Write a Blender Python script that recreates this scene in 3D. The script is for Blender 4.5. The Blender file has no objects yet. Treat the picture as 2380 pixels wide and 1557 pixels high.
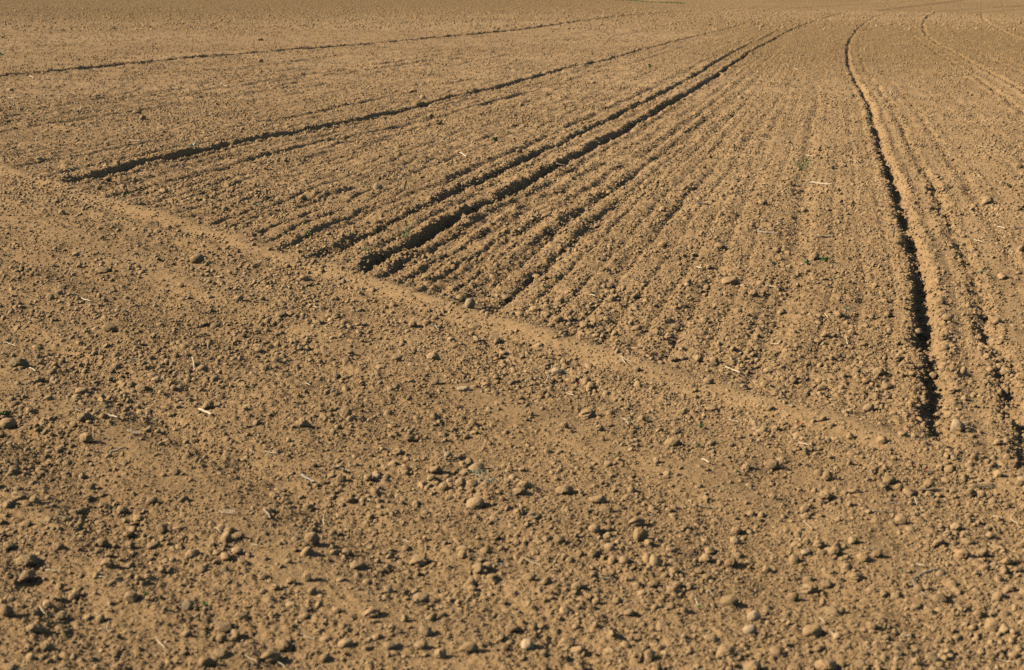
import bpy, math, random
import numpy as np

random.seed(7)
R = math.radians
scene = bpy.context.scene
COL = scene.collection

# ------------------------------------------------------------------ camera geometry
EYE = 1.65                       # eye height above the soil, metres
FOCAL = 3750.0                   # focal length in units of a 2380 wide picture
PITCH = math.atan(808 / 3750)    # the camera looks slightly down
SP, CP = math.sin(PITCH), math.cos(PITCH)


def on_ground(x, y, z=0.0):
    """point of the field (x right, y away) seen at picture position x, y (2380 x 1557)"""
    u = x - 1190.0
    v = y - 778.5
    down = v * CP + FOCAL * SP
    return u * (EYE - z) / down, (FOCAL * CP - v * SP) * (EYE - z) / down


# ------------------------------------------------------------------ noise
def hsh(ix, iy, seed):
    h = (ix.astype(np.int64) * 374761393 + iy.astype(np.int64) * 668265263 + seed * 974634777) & 0xFFFFFFFF
    h = ((h ^ (h >> 13)) * 1274126177) & 0xFFFFFFFF
    h = ((h ^ (h >> 15)) * 2246822519) & 0xFFFFFFFF
    return ((h ^ (h >> 16)) & 0xFFFFFF).astype(np.float32) / np.float32(0xFFFFFF)


def vnoise(x, y, seed):
    fx, fy = np.floor(x), np.floor(y)
    ix, iy = fx.astype(np.int64), fy.astype(np.int64)
    tx, ty = (x - fx).astype(np.float32), (y - fy).astype(np.float32)
    tx = tx * tx * tx * (tx * (tx * 6 - 15) + 10)
    ty = ty * ty * ty * (ty * (ty * 6 - 15) + 10)
    a, b = hsh(ix, iy, seed), hsh(ix + 1, iy, seed)
    c, d = hsh(ix, iy + 1, seed), hsh(ix + 1, iy + 1, seed)
    return (a + (b - a) * tx) * (1 - ty) + (c + (d - c) * tx) * ty   # 0..1


def rot(x, y, a):
    ca, sa = math.cos(a), math.sin(a)
    return x * ca - y * sa, x * sa + y * ca


def noise(x, y, size, seed):
    """smooth noise -1..1 with lumps about size metres across"""
    rx, ry = rot(x, y, 0.7 + seed * 1.3)
    return vnoise(rx / size, ry / size, seed) * 2 - 1


def lumps(x, y, size, seed, rmin=0.25, rmax=0.62, fill=0.8):
    """rounded clods: one bump of random radius in each jittered cell; returns height in units of size"""
    rx, ry = rot(x, y, 0.35 + seed * 0.9)
    rx, ry = rx / size, ry / size
    fx, fy = np.floor(rx).astype(np.int64), np.floor(ry).astype(np.int64)
    out = np.zeros(x.shape, np.float32)
    for i in (-1, 0, 1):
        for j in (-1, 0, 1):
            cx, cy = fx + i, fy + j
            h1 = hsh(cx, cy, seed)
            px = cx + 0.15 + 0.7 * h1
            py = cy + 0.15 + 0.7 * hsh(cx, cy, seed + 1)
            q = hsh(cx, cy, seed + 2)
            r = (rmin + (rmax - rmin) * q * q) * (q < fill)
            el = 0.75 + 0.5 * hsh(cx, cy, seed + 3)
            d2 = ((rx - px) * el) ** 2 + ((ry - py) / el) ** 2
            t = np.maximum(0.0, 1 - d2 / np.maximum(r * r, 1e-6))
            out = np.maximum(out, (np.sqrt(t) * r).astype(np.float32))
    return out


def sstep(a, b, x):
    t = np.clip((x - a) / (b - a), 0, 1)
    return t * t * (3 - 2 * t)


# ------------------------------------------------------------------ the furrows, as plan curves x(y)
PIC = dict(
    a=[(0, 182), (250, 157), (500, 135), (840, 106), (1137, 77), (1426, 43), (1600, 27), (1750, 18)],
    ab=[(0, 262), (160, 240), (350, 212), (793, 167), (943, 147), (1060, 125), (1393, 82), (1587, 55)],
    b=[(160, 430), (480, 350), (793, 290), (993, 242), (1213, 188), (1293, 167), (1403, 147), (1587, 90), (1703, 63),
       (1803, 38), (1877, 23)],
    c=[(830, 640), (1100, 490), (1237, 420), (1460, 300), (1587, 223), (1670, 173), (1753, 117), (1833, 70), (1920, 43),
       (1976, 25)],
    d=[(2200, 1055), (2183, 1019), (2173, 919), (2160, 819), (2153, 752), (2147, 659), (2116, 552), (2097, 493),
       (2070, 400), (2043, 320), (2020, 237), (1992, 190), (1973, 153), (1969, 123), (1973, 93), (1993, 67), (2030, 43),
       (2080, 27)],
    e=[(2380, 207), (2287, 160), (2187, 107), (2150, 80), (2145, 60), (2153, 43), (2173, 32)],
)
YS = np.exp(np.linspace(math.log(2.0), math.log(420.0), 900))
ROW = {}
for key, pts in PIC.items():
    q = np.array([on_ground(*p) for p in pts])
    o = np.argsort(q[:, 1])
    zz, xx = q[o, 1], q[o, 0]
    s0 = 0.215 if key in 'de' else (xx[1] - xx[0]) / (zz[1] - zz[0])
    s1 = (xx[-1] - xx[-2]) / (zz[-1] - zz[-2])
    xs = np.interp(YS, zz, xx)
    xs = np.where(YS < zz[0], xx[0] + (YS - zz[0]) * s0, xs)
    xs = np.where(YS > zz[-1], xx[-1] + (YS - zz[-1]) * s1, xs)
    # straighten the corners of the traced line, a real wheel runs smoothly
    rel = xs - np.polyval(np.polyfit(YS[:700], xs[:700], 2), YS)
    k = np.hanning(41); k /= k.sum()
    pad = np.pad(rel, 20, mode='edge')
    ROW[key] = np.polyval(np.polyfit(YS[:700], xs[:700], 2), YS) + np.convolve(pad, k, 'valid')
ROW['f'] = ROW['e'] + 3.0
ROW['g'] = ROW['e'] + 6.0
ROW['h'] = ROW['e'] + 9.2
ROW['z'] = ROW['a'] - 4.4
ROW['y'] = ROW['a'] - 8.5
ROW['x'] = ROW['a'] - 13.0
# name: (depth, half width), then neighbours (offset to the right, depth, half width)
GROOVES = [
    ('x', 0, .030, .09), ('y', 0, .045, .10), ('z', 0, .030, .08), ('z', 1.6, .02, .07),
    ('a', 0, .080, .085), ('a', 1.1, .016, .06), ('a', 3.0, .012, .07),
    ('ab', 0, .032, .07), ('ab', .45, .030, .065), ('ab', .95, .022, .06), ('ab', -.55, .020, .06), ('ab', 1.6, .020, .07),
    ('b', 0, .09, .062), ('b', -1.0, .020, .06), ('b', -.45, .014, .05), ('b', .42, .022, .06), ('b', .8, .022, .06),
    ('b', 1.3, .014, .05),
    ('c', 0, .076, .054), ('c', -.41, .056, .052), ('c', -.73, .030, .055), ('c', -1.36, .020, .05), ('c', .22, .020, .05),
    ('c', .40, .025, .05), ('c', .60, .025, .05), ('c', .82, .024, .05), ('c', 1.05, .018, .05), ('c', 1.5, .012, .05),
    ('d', 0, .070, .050), ('d', .30, .032, .042), ('d', .60, .018, .045), ('d', -.75, .022, .06), ('d', -1.2, .014, .05),
    ('d', 1.3, .014, .06),
    ('e', 0, .055, .07), ('e', -.45, .032, .06), ('e', .6, .026, .07), ('e', 1.1, .018, .07),
    ('f', 0, .050, .09), ('f', .5, .03, .08), ('f', 1.0, .022, .08), ('f', -.6, .02, .08),
    ('g', 0, .055, .09), ('g', -.5, .032, .08), ('g', -1.0, .025, .08), ('h', 0, .04, .09), ('h', -.6, .03, .08),
]
KEYS = ['x', 'y', 'z', 'a', 'ab', 'b', 'c', 'd', 'e', 'f', 'g', 'h']

# headland edge: where the drilled rows stop at the cross-driven strip
HA = np.array(on_ground(0, 390))
HB = np.array(on_ground(2200, 1060))
HN = np.array([-(HB[1] - HA[1]), HB[0] - HA[0]])
HN /= np.hypot(*HN)
if HN[1] < 0:
    HN = -HN


def headland(x, y):
    return (x - HA[0]) * HN[0] + (y - HA[1]) * HN[1]


def macro(x, y):
    """the lie of the land: flat near by, a crest to the right, a second slope behind it"""
    d = np.hypot(x, y)
    t = x / np.maximum(y, 1.0)
    t = np.where(y > 1, t, np.sign(x) * 0.6)
    zc = np.interp(t, [-.6, .04, .059, .091, .131, .196, .274, .311, .45], [330, 290, 230, 176, 141, 119, 103, 97, 85])
    over = np.maximum(0, d - zc)
    drop = 0.0011 * over ** 2
    drop = np.where(over > 24, 0.0011 * 576 + (over - 24) * 0.0528, drop)
    hump = 0.10 * sstep(22, 60, d) * noise(x, y, 34, 901) + 0.05 * sstep(10, 30, d) * noise(x, y, 13, 902)
    # the far slope
    far = -3.3 + 0.034 * (d - 172 - 160 * sstep(.10, .03, t)) + 0.9 * noise(x, y, 130, 903) + 0.2 * noise(x, y, 45, 904)
    lowest = -drop
    k = 0.6
    hi = np.maximum(lowest, far)
    lo = np.minimum(lowest, far)
    z = hi + k * np.log1p(np.exp((lo - hi) / k)) * sstep(60, 140, d)
    z = np.where(d < 60, 0.0, z)
    return z + hump


def far_point(px, py):
    z = -2.0
    for _ in range(30):
        x, y = on_ground(px, py, z)
        z += .4 * (float(macro(np.array([x]), np.array([y]))[0]) - z)
    return x, y


FAR_LINES = [(far_point(2200, 25.5), far_point(2380, 13)), (far_point(2236, 19.5), far_point(2380, 2)),
             (far_point(2100, 17), far_point(2330, 1)), (far_point(2300, 27), far_point(2380, 21.5)), (far_point(1960, 12), far_point(2140, 2))]


def surface(x, y, fine=True):
    """height of the soil, and how packed (smooth, dusty) it is"""
    x = np.asarray(x, np.float64)
    y = np.asarray(y, np.float64)
    d = np.hypot(x, y)
    s = headland(x, y)
    wob = 0.05 * noise(x, y, .8, 11) + 0.03 * noise(x, y, .22, 12)
    drilled = sstep(-.06, .16, s + wob)
    z = macro(x, y)
    yy = np.clip(y, 2.0, 419.0)
    jit = 0.020 * noise(x, y, .32, 21) + 0.018 * noise(x, y, .09, 22) + .008 * noise(x, y, .04, 27) + .025 * noise(x, y, 1.6, 23) * sstep(8, 14, yy)
    broken = 0.8 + 0.4 * noise(x, y, .8, 24)
    front = sstep(-1, 3, y) * drilled
    near_e = np.full(x.shape, 9.0)
    fur = np.zeros(x.shape)
    for key, off, dep, w in GROOVES:
        xr = ROW[key]
        cx = np.interp(yy, YS, xr)
        sl = np.interp(yy, YS, np.gradient(xr, YS))
        e = (x - cx) / np.sqrt(1 + sl * sl) - off + jit * (1.0 if abs(dep) > .05 else 1.3) * (.75 if key in 'cd' else 1.0)
        ww = w * (1 - .25 * sstep(25, 45, d) + 0.002 * np.clip(d - 60, 0, 200))
        g = -dep * np.exp(-np.abs(e / ww) ** (2.6 if key != 'd' else 2.0))
        lip = {'a': .5, 'ab': .4, 'b': .4, 'c': .30, 'e': .4, 'f': .4, 'g': .4, 'y': .6}.get(key, .15)
        berm = np.where(e < 0, lip, .12) * dep * np.exp(-((np.abs(e) - 1.75 * ww) / (.7 * ww)) ** 2)
        b = broken if abs(dep) < .05 else 0.95 + (.6 if key in 'cd' else .4) * (broken - .75)
        if key == 'd' and off == 0:
            b = b * (.92 + .35 * noise(x, y, .45, 25)) * (.7 + .3 * sstep(.1, .9, s))
        if key == 'b':
            b = b * (1 - .35 * sstep(28, 60, d))
        elif key in 'abcdefgh' and off == 0:
            b = b * (1 + (.35 if key in 'efgh' else .8) * sstep(35, 65, d))
        fade = 1.0 if abs(dep) >= .05 else 1 - (.85 if key in 'cd' and off not in (-.41, -.73, .30, .60) else .35) * sstep(12 if key in 'cd' else 25, 40 if key in 'cd' else 70, d)
        if abs(dep) >= .05:
            fade = fade * (.25 + .75 * sstep(-.05, .35, s + wob))
        fur += (g + berm) * b * fade
        if dep > .03:
            near_e = np.minimum(near_e, np.abs(e) / ww)
    # sowing lines between the wheel furrows
    xs = np.array([np.interp(yy, YS, ROW[k]) for k in ('c', 'd')])
    xb = np.interp(yy, YS, ROW['b'])
    u = (x - xs[1]) / (xs[1] - xs[0])
    amp = (1 - .55 * sstep(-.8, -.4, u)) * (1 - .45 * sstep(.0, .06, u))
    left = x < xs[0]
    phi = np.where(left, (x - xb) / .158, u * 19) + .05 * noise(x, y, .5, 31) + .07 * noise(x, y, 3, 32)
    amp = np.where(left, 1.0, amp)
    groove = .32 - np.exp(-(np.sin(np.pi * phi) ** 2) / .13)
    fur += .0185 * amp * np.clip(.9 + .35 * noise(x, y, .6, 33) + .35 * noise(x, y, 2.0, 34), .15, 2) * groove * (1 - .5 * sstep(70, 130, d)) * (1 - .2 * sstep(11, 24, d) * (1 - left))
    # crumbs dragged out in streaks along the rows
    left = x < xs[0]
    cross = np.where(x < xb, x - xb, x - xs[1])
    streak = vnoise(cross / .13, y / 3.0, 35) * 2 - 1 + .7 * (vnoise(cross / .30, y / 9.0, 36) * 2 - 1)
    fur += np.where(left, .013, .0095) * streak * np.clip(.7 + .6 * noise(x, y, 2.2, 37), 0, 2) * (1 - .5 * sstep(-1, 0, u) * (u < 4))
    z = z + fur * front
    # wheel marks on the slope beyond the brow
    for wa, wb in FAR_LINES:
        ex, ey = wb[0] - wa[0], wb[1] - wa[1]
        ln = math.hypot(ex, ey)
        e = ((x - wa[0]) * ey - (y - wa[1]) * ex) / ln
        z = z - .22 * np.exp(-np.abs(e / .45) ** 2.5) * sstep(150, 180, d)
    # cross-driven lines of the headland, parallel to its edge
    packed = np.exp(-((s + .5 * wob + .03) / .11) ** 2) * .95
    for s0, wd, am in ((-.95, .13, .8), (-2.43, .12, .85), (-3.4, .14, .6), (-1.42, .06, .45), (-1.85, .07, .45), (-.55, .05, .4), (-2.95, .08, .45)):
        packed = np.maximum(packed, am * np.exp(-((s + 1.2 * wob - s0) / wd) ** 2))
    for s0, dp, wd in ((-.45, .014, .10), (-1.35, .014, .12), (-2.15, .018, .1), (-2.75, .02, .12), (-3.1, .014, .1), (-.2, .012, .06)):
        z = z - dp * np.exp(-((s + wob - s0) / wd) ** 2) * (1 - drilled) * broken
    z = z + 0.026 * np.exp(-((s + .45 * wob + .02) / .10) ** 2) * (.8 + .3 * noise(x, y, .5, 57))
    for s0, up, wd in ((-.95, .016, .13), (-2.43, .018, .14), (-1.62, .012, .10), (-3.4, .016, .15), (-2.0, .010, .08), (-2.9, .012, .10)):
        z = z + .55 * up * np.exp(-((s + .9 * wob - s0) / wd) ** 2)
    # packed wheel-pressed strips between the grooves of the right hand track
    for key, off, w in (('d', .16, .055), ('d', .45, .075), ('d', .85, .1), ('e', .3, .16), ('e', -.2, .1)):
        cx = np.interp(yy, YS, ROW[key])
        e = (x - cx) - off + jit
        packed = np.maximum(packed, .85 * np.exp(-(e / w) ** 2) * front)
    rough = (1.15 - .80 * packed) * (.84 + .16 * drilled) * (1 + 1.1 * front * np.exp(-(near_e / 2.0) ** 2))
    patch = 0.92 + .20 * noise(x, y, 1.1, 41) + .18 * noise(x, y, .35, 42)
    rough = rough * np.clip(patch, .25, 1.5)
    calm = 1 - .8 * front * np.exp(-(near_e / 2.2) ** 2)
    z = z + 0.016 * noise(x, y, .55, 51) + .010 * noise(x, y, .21, 52)
    if fine:
        z = z + rough * (.0075 * noise(x, y, .085, 53) + .004 * noise(x, y, .033, 54))
        z = z + rough * lumps(x, y, .052, 61, .18, .55, .75) * .052 * .46
        z = z + rough * lumps(x, y, .026, 71, .2, .6, .85) * .026 * .60
        nearw = 1 - sstep(14, 30, d)
        z = z + (.35 + .65 * rough) * nearw * lumps(x, y, .0125, 81, .25, .6, .9) * .0125 * .65
        farw = sstep(12, 35, d)
        z = z + farw * calm * rough * lumps(x, y, .14, 91, .12, .5, .6) * .14 * .45
        z = z + sstep(30, 90, d) * (lumps(x, y, .40, 95, .1, .5, .7) * .40 * .22 + .03 * noise(x, y, .6, 96)) * calm * (1 - .7 * sstep(150, 200, d))
    return z, packed, near_e


def chunked(x, y):
    n = len(x)
    z = np.empty(n, np.float32)
    p = np.empty(n, np.float32)
    for i in range(0, n, 300000):
        a, b, _ = surface(x[i:i + 300000], y[i:i + 300000])
        z[i:i + 300000] = a
        p[i:i + 300000] = b
    return z, p


# ------------------------------------------------------------------ materials
def nodes_of(name):
    m = bpy.data.materials.new(name)
    m.use_nodes = True
    nt = m.node_tree
    nt.nodes.clear()
    return m, nt


def node(nt, kind, **kw):
    n = nt.nodes.new(kind)
    for k, v in kw.items():
        setattr(n, k, v)
    return n


def ramp(nt, src, stops):
    r = node(nt, 'ShaderNodeValToRGB')
    el = r.color_ramp.elements
    while len(el) < len(stops):
        el.new(.5)
    for e, (p, c) in zip(el, stops):
        e.position = p
        e.color = (*c, 1)
    nt.links.new(src, r.inputs[0])
    return r.outputs[0]


def noise_tex(nt, vec, scale, detail=3, rough=.6):
    n = node(nt, 'ShaderNodeTexNoise')
    n.inputs['Scale'].default_value = scale
    n.inputs['Detail'].default_value = detail
    n.inputs['Roughness'].default_value = rough
    nt.links.new(vec, n.inputs['Vector'])
    return n.outputs['Fac']


def mix(nt, fac, a, b, mode='MIX'):
    n = node(nt, 'ShaderNodeMix', data_type='RGBA', blend_type=mode)
    for s, v in ((0, fac), (6, a), (7, b)):
        if hasattr(v, 'node'):
            nt.links.new(v, n.inputs[s])
        elif isinstance(v, (int, float)):
            n.inputs[s].default_value = v
        else:
            n.inputs[s].default_value = (*v, 1)
    return n.outputs[2]


SOIL_DARK = (.245, .148, .065)
SOIL_MID = (.356, .223, .107)
SOIL_PALE = (.462, .305, .159)
SOIL_RED = (.420, .268, .126)


def soil_material(name, ground):
    m, nt = nodes_of(name)
    out = node(nt, 'ShaderNodeOutputMaterial')
    bs = node(nt, 'ShaderNodeBsdfPrincipled')
    bs.inputs['Roughness'].default_value = .95
    bs.inputs['Specular IOR Level'].default_value = .15
    geo = node(nt, 'ShaderNodeNewGeometry')
    pos = geo.outputs['Position']
    grain = noise_tex(nt, pos, 260, 3, .65)
    small = noise_tex(nt, pos, 34, 4, .6)
    big = noise_tex(nt, pos, .9, 3, .55)
    col = ramp(nt, small, [(.25, SOIL_DARK), (.5, SOIL_MID), (.78, SOIL_PALE)])
    col = mix(nt, .35, col, ramp(nt, grain, [(.3, SOIL_DARK), (.7, SOIL_PALE)]))
    col = mix(nt, 1.0, col, ramp(nt, big, [(.3, (.91, .90, .88)), (.72, (1.09, 1.09, 1.09))]), 'MULTIPLY')
    if ground:
        at = node(nt, 'ShaderNodeAttribute', attribute_name='packed')
        pk = node(nt, 'ShaderNodeMath', operation='MULTIPLY')
        pk.inputs[1].default_value = .45
        nt.links.new(at.outputs['Fac'], pk.inputs[0])
        col = mix(nt, pk.outputs[0], col, SOIL_RED)
        # broad uneven tone, then a darker brown over the far reaches of the field
        fld = noise_tex(nt, pos, .05, 4, .6)
        col = mix(nt, 1.0, col, ramp(nt, fld, [(.34, (.76, .71, .62)), (.64, (1.08, 1.06, 1.03))]), 'MULTIPLY')
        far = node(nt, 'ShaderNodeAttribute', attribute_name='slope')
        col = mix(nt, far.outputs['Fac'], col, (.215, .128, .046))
    else:
        oi = node(nt, 'ShaderNodeObjectInfo')
        col = mix(nt, 1.0, col, ramp(nt, oi.outputs['Random'], [(0, (.86, .85, .82)), (.5, (1, .99, .97)), (.85, (1.08, 1.05, 1.0)),
                                                                (1, (1.2, 1.2, 1.2))]), 'MULTIPLY')
    nt.links.new(col, bs.inputs['Base Color'])
    bump = node(nt, 'ShaderNodeBump')
    bump.inputs['Strength'].default_value = .8
    bump.inputs['Distance'].default_value = .006
    nt.links.new(noise_tex(nt, pos, 190, 4, .65), bump.inputs['Height'])
    nt.links.new(bump.outputs[0], bs.inputs['Normal'])
    nt.links.new(bs.outputs[0], out.inputs[0])
    return m


def plain_material(name, stops, scale=120, rough=.7, trans=0.0):
    m, nt = nodes_of(name)
    out = node(nt, 'ShaderNodeOutputMaterial')
    bs = node(nt, 'ShaderNodeBsdfPrincipled')
    bs.inputs['Roughness'].default_value = rough
    bs.inputs['Specular IOR Level'].default_value = .3
    tc = node(nt, 'ShaderNodeTexCoord')
    mp = node(nt, 'ShaderNodeMapping')
    mp.inputs['Scale'].default_value = (.12, 1, 1)
    nt.links.new(tc.outputs['Object'], mp.inputs[0])
    f = noise_tex(nt, mp.outputs[0], scale, 3, .6)
    col = ramp(nt, f, stops)
    oi = node(nt, 'ShaderNodeObjectInfo')
    col = mix(nt, 1.0, col, ramp(nt, oi.outputs['Random'], [(0, (.8, .78, .74)), (1, (1.1, 1.08, 1.05))]), 'MULTIPLY')
    nt.links.new(col, bs.inputs['Base Color'])
    nt.links.new(bs.outputs[0], out.inputs[0])
    return m


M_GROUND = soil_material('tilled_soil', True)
M_CLOD = soil_material('soil_clod', False)
M_STONE = plain_material('pale_stone', [(.3, (.35, .235, .125)), (.7, (.45, .31, .175))], 60, .85)
M_MOSS = plain_material('mossy_soil', [(.35, (.16, .12, .055)), (.55, (.24, .16, .08)), (.75, (.10, .14, .04))], 90, .95)
M_STRAW = plain_material('dry_straw', [(.3, (.44, .32, .18)), (.6, (.58, .45, .29)), (.85, (.70, .58, .41))], 300, .6)
M_TWIG = plain_material('weathered_twig', [(.3, (.20, .135, .075)), (.7, (.36, .26, .16))], 200, .8)
M_GREY = plain_material('grey_stalk', [(.3, (.24, .20, .15)), (.7, (.42, .36, .29))], 200, .8)
M_LEAF = plain_material('young_leaf', [(.3, (.06, .12, .025)), (.7, (.12, .22, .05))], 80, .55)
M_PALE_LEAF = plain_material('blue_green_leaf', [(.3, (.13, .21, .12)), (.7, (.24, .34, .20))], 80, .5)
M_LIME = plain_material('yellow_green_leaf', [(.3, (.24, .30, .06)), (.7, (.42, .46, .14))], 80, .5)
M_SEED = plain_material('red_seed', [(.3, (.42, .05, .03)), (.7, (.55, .09, .05))], 80, .6)


def fill_mesh(name, verts, faces_quads, smooth=True):
    me = bpy.data.meshes.new(name)
    n = len(verts)
    k = faces_quads.shape[1]
    f = len(faces_quads)
    me.vertices.add(n)
    me.vertices.foreach_set('co', np.ascontiguousarray(verts, np.float32).ravel())
    me.loops.add(f * k)
    me.loops.foreach_set('vertex_index', np.ascontiguousarray(faces_quads, np.int32).ravel())
    me.polygons.add(f)
    me.polygons.foreach_set('loop_start', np.arange(0, f * k, k, dtype=np.int32))
    me.polygons.foreach_set('use_smooth', np.full(f, smooth))
    me.update(calc_edges=True)
    return me


# ------------------------------------------------------------------ the field: one sheet out past the horizon
def build_field():
    fine = np.arange(-.40, .4001, .00095)
    wide = []
    a, st = .40, .004
    while a < math.pi - .03:
        a += st
        st = min(st * 1.12, .07)
        wide.append(min(a, math.pi))
    wide = np.array(wide)
    th = np.concatenate([-wide[::-1], fine, wide])
    th = th[(th > -math.pi + 1e-4) & (th < math.pi - 1e-4)]
    r = [.02]
    while r[-1] < 2600:
        q = r[-1]
        k = .12 if q < 3.2 else .0012 if q < 26 else .0022 if q < 70 else .0024 if q < 300 else .06
        r.append(q * (1 + k))
    r = np.array(r)
    nt_, nr = len(th), len(r)
    T, Rr = np.meshgrid(th, r)
    x = (Rr * np.sin(T)).ravel()
    y = (Rr * np.cos(T)).ravel()
    z, p = chunked(x, y)
    co = np.stack([x, y, z], 1)
    i = np.arange(nr - 1)[:, None] * nt_
    j = np.arange(nt_)[None, :]
    j2 = (j + 1) % nt_
    quads = np.stack([i + j, i + j2, i + nt_ + j2, i + nt_ + j], -1).reshape(-1, 4)[:, ::-1]
    me = fill_mesh('field', co, quads)
    at = me.attributes.new('packed', 'FLOAT', 'POINT')
    at.data.foreach_set('value', p.astype(np.float32))
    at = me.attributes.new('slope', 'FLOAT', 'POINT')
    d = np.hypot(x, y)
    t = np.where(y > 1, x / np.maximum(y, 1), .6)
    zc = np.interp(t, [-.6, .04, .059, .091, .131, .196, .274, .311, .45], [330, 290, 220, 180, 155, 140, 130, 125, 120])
    at.data.foreach_set('value', np.maximum(.5 * sstep(0, 30, d - zc), .95 * sstep(60, 140, d) * sstep(.20, .02, t) + .7 * sstep(24, 45, d) * sstep(95, 60, d) * sstep(.08, .16, t) + .35 * sstep(30, 90, d) * sstep(-.05, -.22, t)).astype(np.float32))  # weight of the darker brown, by distance and bearing, on field and far slope
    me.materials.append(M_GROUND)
    # close the hub under the viewer's feet
    o = bpy.data.objects.new('field', me)
    o['kind'] = 'structure'
    COL.objects.link(o)
    print('field verts', len(co))
    return o


build_field()

# ------------------------------------------------------------------ clod shapes
def ico(sub):
    import bmesh
    bm = bmesh.new()
    bmesh.ops.create_icosphere(bm, subdivisions=sub, radius=1.0)
    v = np.array([q.co[:] for q in bm.verts])
    f = np.array([[l.index for l in p.verts] for p in bm.faces])
    bm.free()
    return v, f


def noise3(v, size, seed):
    a = noise(v[:, 0] + 7.3 + 1.7 * v[:, 2], v[:, 1] + 3.1 - .6 * v[:, 2], size, seed)
    b = noise(v[:, 1] - 5.2 + 1.4 * v[:, 0], v[:, 2] + 9.4 - .8 * v[:, 0], size, seed + 5)
    c = noise(v[:, 2] + 2.2 - 1.3 * v[:, 1], v[:, 0] - 8.1 + .7 * v[:, 1], size, seed + 9)
    return (a + b + c) / 2


def clod_shape(style, seed, sub):
    """unit clod, z up; style: round, egg, block, flat, lump"""
    rnd = np.random.default_rng(seed)
    v, f = ico(sub)
    big, mid, fin = dict(round=(.14, .10, .05), egg=(.12, .08, .04), block=(.14, .13, .06), flat=(.16, .14, .06),
                         lump=(.26, .24, .09))[style]
    r = 1 + big * noise3(v, 1.1, seed) + mid * noise3(v, .5, seed + 20) + fin * noise3(v, .2, seed + 40) + .5 * fin * noise3(v, .09, seed + 60) * (sub > 3) * (1.0 if sub > 2 else .5)
    v = v * r[:, None]
    cuts = dict(round=3, egg=2, block=7, flat=4, lump=3)[style]
    for _ in range(cuts):
        n = rnd.normal(size=3)
        if style == 'flat':
            n[2] = abs(n[2]) + 1.2
        n /= np.linalg.norm(n)
        h = rnd.uniform(.58, .82) if style in ('block', 'flat') else rnd.uniform(.74, .92)
        dist = v @ n - h
        v = v - np.outer(np.maximum(dist, 0) * .86, n)
    if style == 'egg':
        v[:, :2] *= (1 - .28 * v[:, 0:1])
    if style == 'flat':
        v[:, 2] *= .62
    v -= v.mean(0)
    ext = (v.max(0) - v.min(0)) / 2
    v = v / ext * np.array([1, rnd.uniform(.82, 1.0), 1])
    return v, f


SHAPES = {}
for style, n in (('round', 4), ('egg', 3), ('block', 4), ('flat', 3), ('lump', 4)):
    for k in range(n):
        v, f = clod_shape(style, 100 + 13 * k + len(style) * 7, 4)
        me = fill_mesh('clod_' + style, v, f)
        me.materials.append(M_CLOD)
        SHAPES.setdefault(style, []).append(me)


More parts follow.
